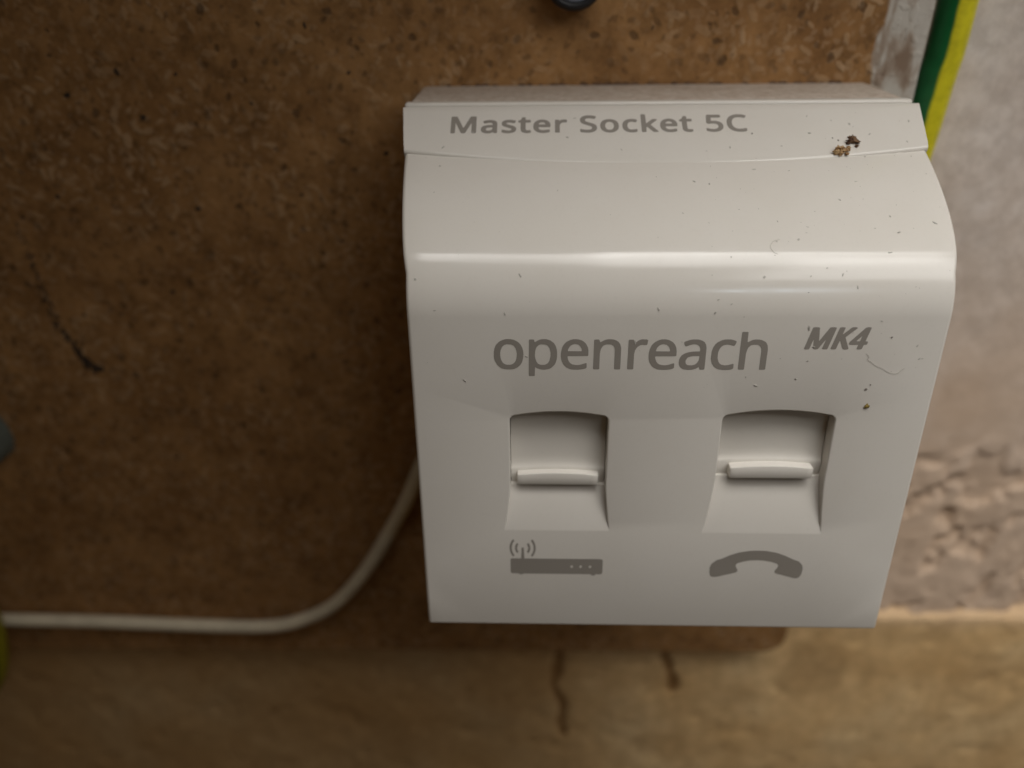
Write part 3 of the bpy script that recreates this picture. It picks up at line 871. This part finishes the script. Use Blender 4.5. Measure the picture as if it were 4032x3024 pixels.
# ------------------------------------------------------------------ board behind the socket
board = thing("mounting_board", tuple(Vector((-100, D_BOARD, -82)) * MM))
tag(board, "brown particle board fixed to the wall behind the telephone socket", "board")
D_WALL = 69.3
def make_board():
    top, left = 190, -380
    # front outline with a rounded lower right corner
    P = [(left, -86.6)]
    def zb(x):
        return -81.4 - 0.0135 * (54 - x)
    for i in range(1, 40):
        x = left + (49 - left) * i / 40
        P.append((x, zb(x) + 0.35 * noise.noise(Vector((x * 0.07, 3.1, 0)))))
    for i in range(7):
        a = math.radians(-90 + 90 * i / 6)
        P.append((50.2 + 6.6 * math.cos(a), -75.6 + 6.0 * math.sin(a)))
    for i in range(1, 30):
        z = -75 + (top + 75) * i / 30
        P.append((57.1 + 0.25 * noise.noise(Vector((z * 0.06, 7.7, 0))), z))
    P += [(57.2, top), (left, top)]
    V2, F2 = fill([P])
    n = len(V2)
    y0, y1 = D_BOARD, D_WALL + 1.0
    Vs = [(x, y0, z) for x, z in V2] + [(x, y1, z) for x, z in V2]
    Fs = list(F2) + [tuple(n + i for i in reversed(f)) for f in F2]
    m = len(P)
    Fs += [(i, (i + 1) % m, n + (i + 1) % m, n + i) for i in range(m)]
    me = bpy.data.meshes.new("panel")
    me.from_pydata([tuple(Vector(v) * MM) for v in Vs], [], Fs)
    bm = bmesh.new(); bm.from_mesh(me)
    bmesh.ops.recalc_face_normals(bm, faces=bm.faces)
    bm.to_mesh(me); bm.free()
    link("panel", me, M_BOARD, board)
make_board()
def speck(name, x, z, rx, rz, seed, ang=0.0):
    vs_, fs = blob(rx, 0.12, rz, seed, 2, 0.8)
    c, s_ = math.cos(ang), math.sin(ang)
    mesh(name, [(x + v.x * c - v.z * s_, D_BOARD - 0.03 + v.y, z + v.x * s_ + v.z * c) for v in vs_], fs, M_INK, board, 60)
for i, (x, z, rx, rz, a) in enumerate([(-111.8, 92.6, 1.0, 1.5, 0.4), (-99.2, 92, 0.7, 0.7, 0), (-108.4, 83.3, 1.1, 1.0, 0), (-100.7, 63, 1.4, 1.0, 0), (-111.6, 42.2, 1.15, 1.0, 0),
                                       (-133, 65.8, 1.2, 0.9, 0), (-55.7, 75.2, 1.1, 0.8, 0.3), (-156.3, -11.1, 1.0, 0.9, 0), (-70.1, 101.1, 0.5, 1.3, 0.3), (-135.8, 35.9, 0.9, 0.8, 0),
                                       (-143, 61, 1.3, 0.6, 0), (-62, 92, 0.9, 0.6, 0.5), (-84, 86, 0.8, 0.6, 0), (-76, 66, 0.7, 0.8, 0), (-90, 45, 0.8, 0.6, 0), (-118, 58, 0.8, 0.6, 0.4), (-68, 55, 0.8, 0.7, 0), (-124, 88, 1.6, 1.0, 0.3), (-140, 95, 1.6, 1.2, 0)]):
    speck("dark_speck", x, z, rx * 0.5, rz * 0.5, i * 1.37, a)
# ink line drawn on the board
pts = [(-144.8, 60.0), (-144.4, 52), (-144.3, 45.5), (-143.9, 38), (-143.2, 32), (-140.8, 27), (-138.7, 22.5), (-137.2, 20.5)]
Vs, Fs = [], []
path = smoothpath([(x, D_BOARD - 0.02, z) for x, z in pts], 12)
for i, p in enumerate(path):
    u = i / (len(path) - 1)
    for k in range(3):
        if rnd.random() < 0.35 - 0.3 * u:
            continue
        r = (0.20 + 0.36 * u) * rnd.uniform(0.45, 1.15)
        if i > len(path) - 4: r *= 1.3
        vs_, fs = blob(r, 0.07, r * rnd.uniform(0.8, 1.6), i * 0.61 + k, 1, 0.8)
        b = len(Vs)
        o_ = Vector((rnd.gauss(0, 0.4 + 0.45 * u), -0.01 * k, rnd.gauss(0, 0.3)))
        Vs += [v + p + o_ for v in vs_]
        Fs += [tuple(b + q for q in f) for f in fs]
mesh("ink_line", Vs, Fs, M_INK, board, 60)
# crumbs of sealant along the top of the housing where it meets the board
Vs, Fs = [], []
for i in range(60):
    x = rnd.uniform(-43, 43) if i < 46 else rnd.gauss(-6, 4)
    r = rnd.choice([0.2, 0.3, 0.45, 0.6]) if i < 46 else rnd.uniform(0.4, 0.85)
    vs_, fs = blob(r * 1.6, r, r * 0.6, i * 0.9, 1, 0.9)
    b = len(Vs)
    Vs += [v + Vector((x, D_BOARD - rnd.uniform(0, 0.7), 89.25)) for v in vs_]
    Fs += [tuple(b + k for k in f) for f in fs]
o = mesh("sawdust", Vs, Fs, M_BROWN)
tag(o, "brown sawdust lying along the top of the socket where it meets the board", "sawdust", None, "stuff")

# ------------------------------------------------------------------ wall and lower plaster band
def vnoise(X, Z, f, seed):
    """smooth value noise on arrays"""
    r = np.random.RandomState(seed)
    T = r.rand(256, 256)
    x, z = X * f + 1000, Z * f + 1000
    i, j = np.floor(x).astype(int), np.floor(z).astype(int)
    u, v = x - i, z - j
    u, v = u * u * (3 - 2 * u), v * v * (3 - 2 * v)
    g = lambda a, b: T[a % 256, b % 256]
    return (g(i, j) * (1 - u) + g(i + 1, j) * u) * (1 - v) + (g(i, j + 1) * (1 - u) + g(i + 1, j + 1) * u) * v
def fbm(X, Z, f, seed, o=4, gain=0.5):
    s, a, t = 0, 1, 0
    for k in range(o):
        s = s + a * vnoise(X, Z, f * 2 ** k, seed + k); t += a; a *= gain
    return s / t
def sheet(name, xs, zs, hfun, mat, sfun, tfun):
    X, Z = np.meshgrid(xs, zs)
    Y = hfun(X, Z)
    nx, nz = len(xs), len(zs)
    co = np.stack([X, Y, Z], -1).reshape(-1, 3) * MM
    idx = np.arange(nx * nz).reshape(nz, nx)
    q = np.stack([idx[:-1, :-1], idx[:-1, 1:], idx[1:, 1:], idx[1:, :-1]], -1).reshape(-1, 4)
    me = bpy.data.meshes.new(name)
    me.vertices.add(len(co)); me.vertices.foreach_set('co', co.ravel().astype(np.float32))
    me.loops.add(q.size); me.loops.foreach_set('vertex_index', q.ravel().astype(np.int32))
    me.polygons.add(len(q)); me.polygons.foreach_set('loop_start', (np.arange(len(q)) * 4).astype(np.int32))
    me.update(calc_edges=True)
    at = me.attributes.new('stain_and_tone', 'FLOAT', 'POINT')
    at.data.foreach_set('value', np.clip(sfun(X, Z), 0, 1).ravel().astype(np.float32))
    at = me.attributes.new('tan', 'FLOAT', 'POINT')
    at.data.foreach_set('value', np.clip(tfun(X, Z), 0, 1).ravel().astype(np.float32))
    o = link(name, me, mat, None, 180)
    tag(o, kind="structure")
    return o
def sm(x, a, b):
    t = np.clip((x - a) / (b - a), 0, 1)
    return t * t * (3 - 2 * t)
def pitmap(X, Z):
    f = fbm(X, Z * 0.72, 0.21, 11, 3, 0.55)
    return sm(0.455 - f, 0.0, 0.085)
def wall_h(X, Z):
    rough = sm(-Z, 0, 20)
    y = D_WALL + (fbm(X, Z, 0.03, 3, 4) - 0.5) * 2.2
    y += rough * 1.15 * pitmap(X, Z)
    y += (fbm(X, Z * 0.75, 0.22, 21, 3) - 0.5) * (0.2 + 1.1 * rough)
    return y
def wall_s(X, Z):
    return 0.38 * pitmap(X, Z) * sm(-Z, 0, 20) + 0.3 * sm(fbm(X, Z, 0.045, 31, 4), 0.58, 0.72) * sm(-Z, -60, -20)  # pits tinted darker brown, along with random blotches
def wall_t(X, Z):
    return sm(-Z + 20 * (fbm(X, Z, 0.03, 33, 3) - 0.5), -100, 45) * 0.85
sheet("wall", np.arange(-330, 331, 1.0), np.arange(-78, 232, 1.0), wall_h, M_WALL, wall_s, wall_t)
CR = [[(-13.8, -80), (-14.5, -96), (-15.8, -107), (-12.2, -118), (-12.8, -128), (-12.0, -135)], [(20.5, -82), (21.5, -92), (24.8, -103), (25.8, -110)]]
def crack(X, Z):
    d = np.full(X.shape, 99.0)
    for k, pl in enumerate(CR):
        pl = np.array(pl)
        xc = np.interp(-Z, -pl[:, 1], pl[:, 0]) + 0.8 * (vnoise(X * 0, Z, 0.3, 5 + k) - 0.5)
        wd = (1.9 - 0.6 * sm(-Z, 95, 125)) * (0.6 + 0.8 * vnoise(X * 0, Z, 0.2, 9 + k))
        e = np.abs(X - xc) / wd + 6 * (Z < pl[-1, 1]) + 6 * (Z > pl[0, 1])
        d = np.minimum(d, e)
    return d
def band_h(X, Z):
    top = -70.5 + 1.0 * (fbm(X, Z * 0, 0.05, 41, 3) - 0.5)
    edge = sm(Z, top - 3.6, top + 0.6)
    y = D_WALL - 2.3 + edge * 3.6 + (fbm(X, Z, 0.03, 51, 3) - 0.5) * 2.0 + (fbm(X, Z * 0.7, 0.15, 61, 3) - 0.5) * 0.45
    y += 1.1 * np.clip(1.2 - crack(X, Z), 0, 1)
    y += 0.35 * sm(fbm(X, Z, 0.13, 71, 3), 0.60, 0.72)
    return y
def patch(X, Z, x0, x1, z0, z1, sd):
    n = (fbm(X, Z, 0.16, sd, 3) - 0.5) * 9
    return sm(X + n, x0, x0 + 3) * sm(-(X + n), -x1, -x1 + 3) * sm(Z + n, z0, z0 + 4) * sm(-(Z + n), -z1, -z1 + 2)
def band_s(X, Z):
    s = 0.85 * sm(1.25 - crack(X, Z), 0, 0.5)
    s = np.maximum(s, 0.30 * patch(X, Z, 60, 82, -112, -84, 81))
    s = np.maximum(s, 0.22 * sm(fbm(X, Z, 0.10, 91, 4), 0.56, 0.74))
    # browner and darker towards the left hand part
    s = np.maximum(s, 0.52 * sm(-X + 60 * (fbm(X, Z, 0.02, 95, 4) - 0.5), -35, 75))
    s = np.maximum(s, 0.9 * sm(-np.hypot((X + 117.2) / 1.3, Z + 124.3), -2.2, -0.8))
    return s
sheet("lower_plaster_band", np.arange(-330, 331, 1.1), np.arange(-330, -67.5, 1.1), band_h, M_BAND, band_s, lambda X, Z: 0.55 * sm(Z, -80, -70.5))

# ------------------------------------------------------------------ cables and fittings
cab = tube("telephone_cable", smoothpath([(-260, 57.6, -67.5), (-225, 57.6, -68.4), (-188.9, 57.6, -68.9), (-159.8, 57.6, -69.3), (-127.3, 57.7, -70.5), (-108, 57.8, -70.6), (-96.5, 57.7, -67.9), (-84.2, 57.5, -60.3),
                            (-73.4, 57.4, -46.8), (-64.8, 57.4, -32.0), (-58.5, 57.2, -19.8), (-52, 56.5, -4.5), (-44, 55.5, 8), (-38, 54, 16)], 10), 2.0, M_CABLE)
tag(cab, "cream round telephone cable running along the board and up behind the socket", "cable")
ear = tube("earth_cable", smoothpath([(64.2, 63.8, 235), (63.8, 64, 170), (63.2, 64, 118), (63.2, 64, 97), (62.7, 64, 89.5), (62.0, 64, 77), (61.0, 64.4, 66), (57.8, 65.5, 54), (50, 67, 44), (36, 68, 38)][:8] + [(55.5, 68.5, 40), (55.0, 75, 30)], 10), 3.75, mat_earth("green_yellow_sheath", 0.43), None, 28)
tag(ear, "green and yellow striped earth cable running down the right edge of the board", "cable", "green and yellow earth cables")
ear2 = tube("earth_cable", smoothpath([(-215, 52, -10), (-199, 51, -22), (-191, 50.5, -38), (-188.8, 50, -55), (-190.2, 50, -70), (-196, 50, -86), (-208, 51, -100), (-228, 52, -112)], 10), 3.6, mat_earth("green_yellow_sheath_shaded", 0.62, 0.3), None, 24)  # same sheath with its colour darkened to stand for the dim light here
tag(ear2, "dim green and yellow earth cable looping in at the left edge over the cream cable", "cable", "green and yellow earth cables")

def lathe(name, prof, cx, cz, mat, parent, seg=40):
    """prof: (radius, y) pairs; turned about the y axis"""
    Vs, Fs = [], []
    for r, y in prof:
        for k in range(seg):
            a = 2 * math.pi * k / seg
            Vs.append((cx + r * math.cos(a), y, cz + r * math.sin(a)))
    for j in range(len(prof) - 1):
        for k in range(seg):
            Fs.append((j * seg + k, j * seg + (k + 1) % seg, (j + 1) * seg + (k + 1) % seg, (j + 1) * seg + k))
    Fs.append(tuple(range(seg))); Fs.append(tuple((len(prof) - 1) * seg + k for k in range(seg))[::-1])
    o = mesh(name, Vs, Fs, mat, parent, 40)
    recalc(o)
    return o
gr = thing("cable_grommet", tuple(Vector((-14.9, D_BOARD, 104.5)) * MM))
tag(gr, "round black rubber grommet with pale bluish centre at the top edge of the photo", "grommet")
GX, GZ = -14.9, 109.4
lathe("ring", [(6.0, D_BOARD - 0.02), (6.1, 57.0), (5.9, 55.6), (5.5, 55.1), (5.0, 55.0), (4.6, 55.3), (4.45, 56.0), (4.45, D_BOARD - 0.03)], GX, GZ, M_RUBBER, gr)
lathe("centre", [(4.4, D_BOARD - 0.5), (4.4, 56.0), (3.9, 55.5), (2.0, 55.2), (0.3, 55.1)], GX, GZ, M_FACE, gr)
cl = thing("cable_clip", tuple(Vector((-170, D_BOARD, 3)) * MM))
tag(cl, "dull grey green rounded clip on the board at the left edge of the photo", "clip")
def clip():
    Vs, Fs = [], []
    outl = [(-190, 14), (-173, 13.5), (-170, 11.5), (-168.5, 7), (-166.8, 2.5), (-166.4, -1.5), (-167.5, -5.0), (-170.5, -6.2), (-190, -6.2)]
    n = len(outl)
    for y, k in ((D_BOARD - 0.03, 1.0), (54.0, 1.0), (52.6, 0.93), (52.0, 0.8)):
        for x, z in outl:
            Vs.append((-174 + (x + 174) * k, y, 3.8 + (z - 3.8) * k))
    for j in range(3):
        for i in range(n):
            Fs.append((j * n + i, j * n + (i + 1) % n, (j + 1) * n + (i + 1) % n, (j + 1) * n + i))
    Fs.append(tuple(range(n))); Fs.append(tuple(3 * n + i for i in range(n))[::-1])
    o = mesh("clip_body", Vs, Fs, M_CLIP, cl, 50)
    recalc(o)
    lathe("nail_head", [(1.6, 52.4), (1.7, 51.5), (1.2, 51.1), (0.2, 51.0)], -177, 4, simple("dull_steel", (0.3, 0.29, 0.27), 0.4), cl, 20)
clip()
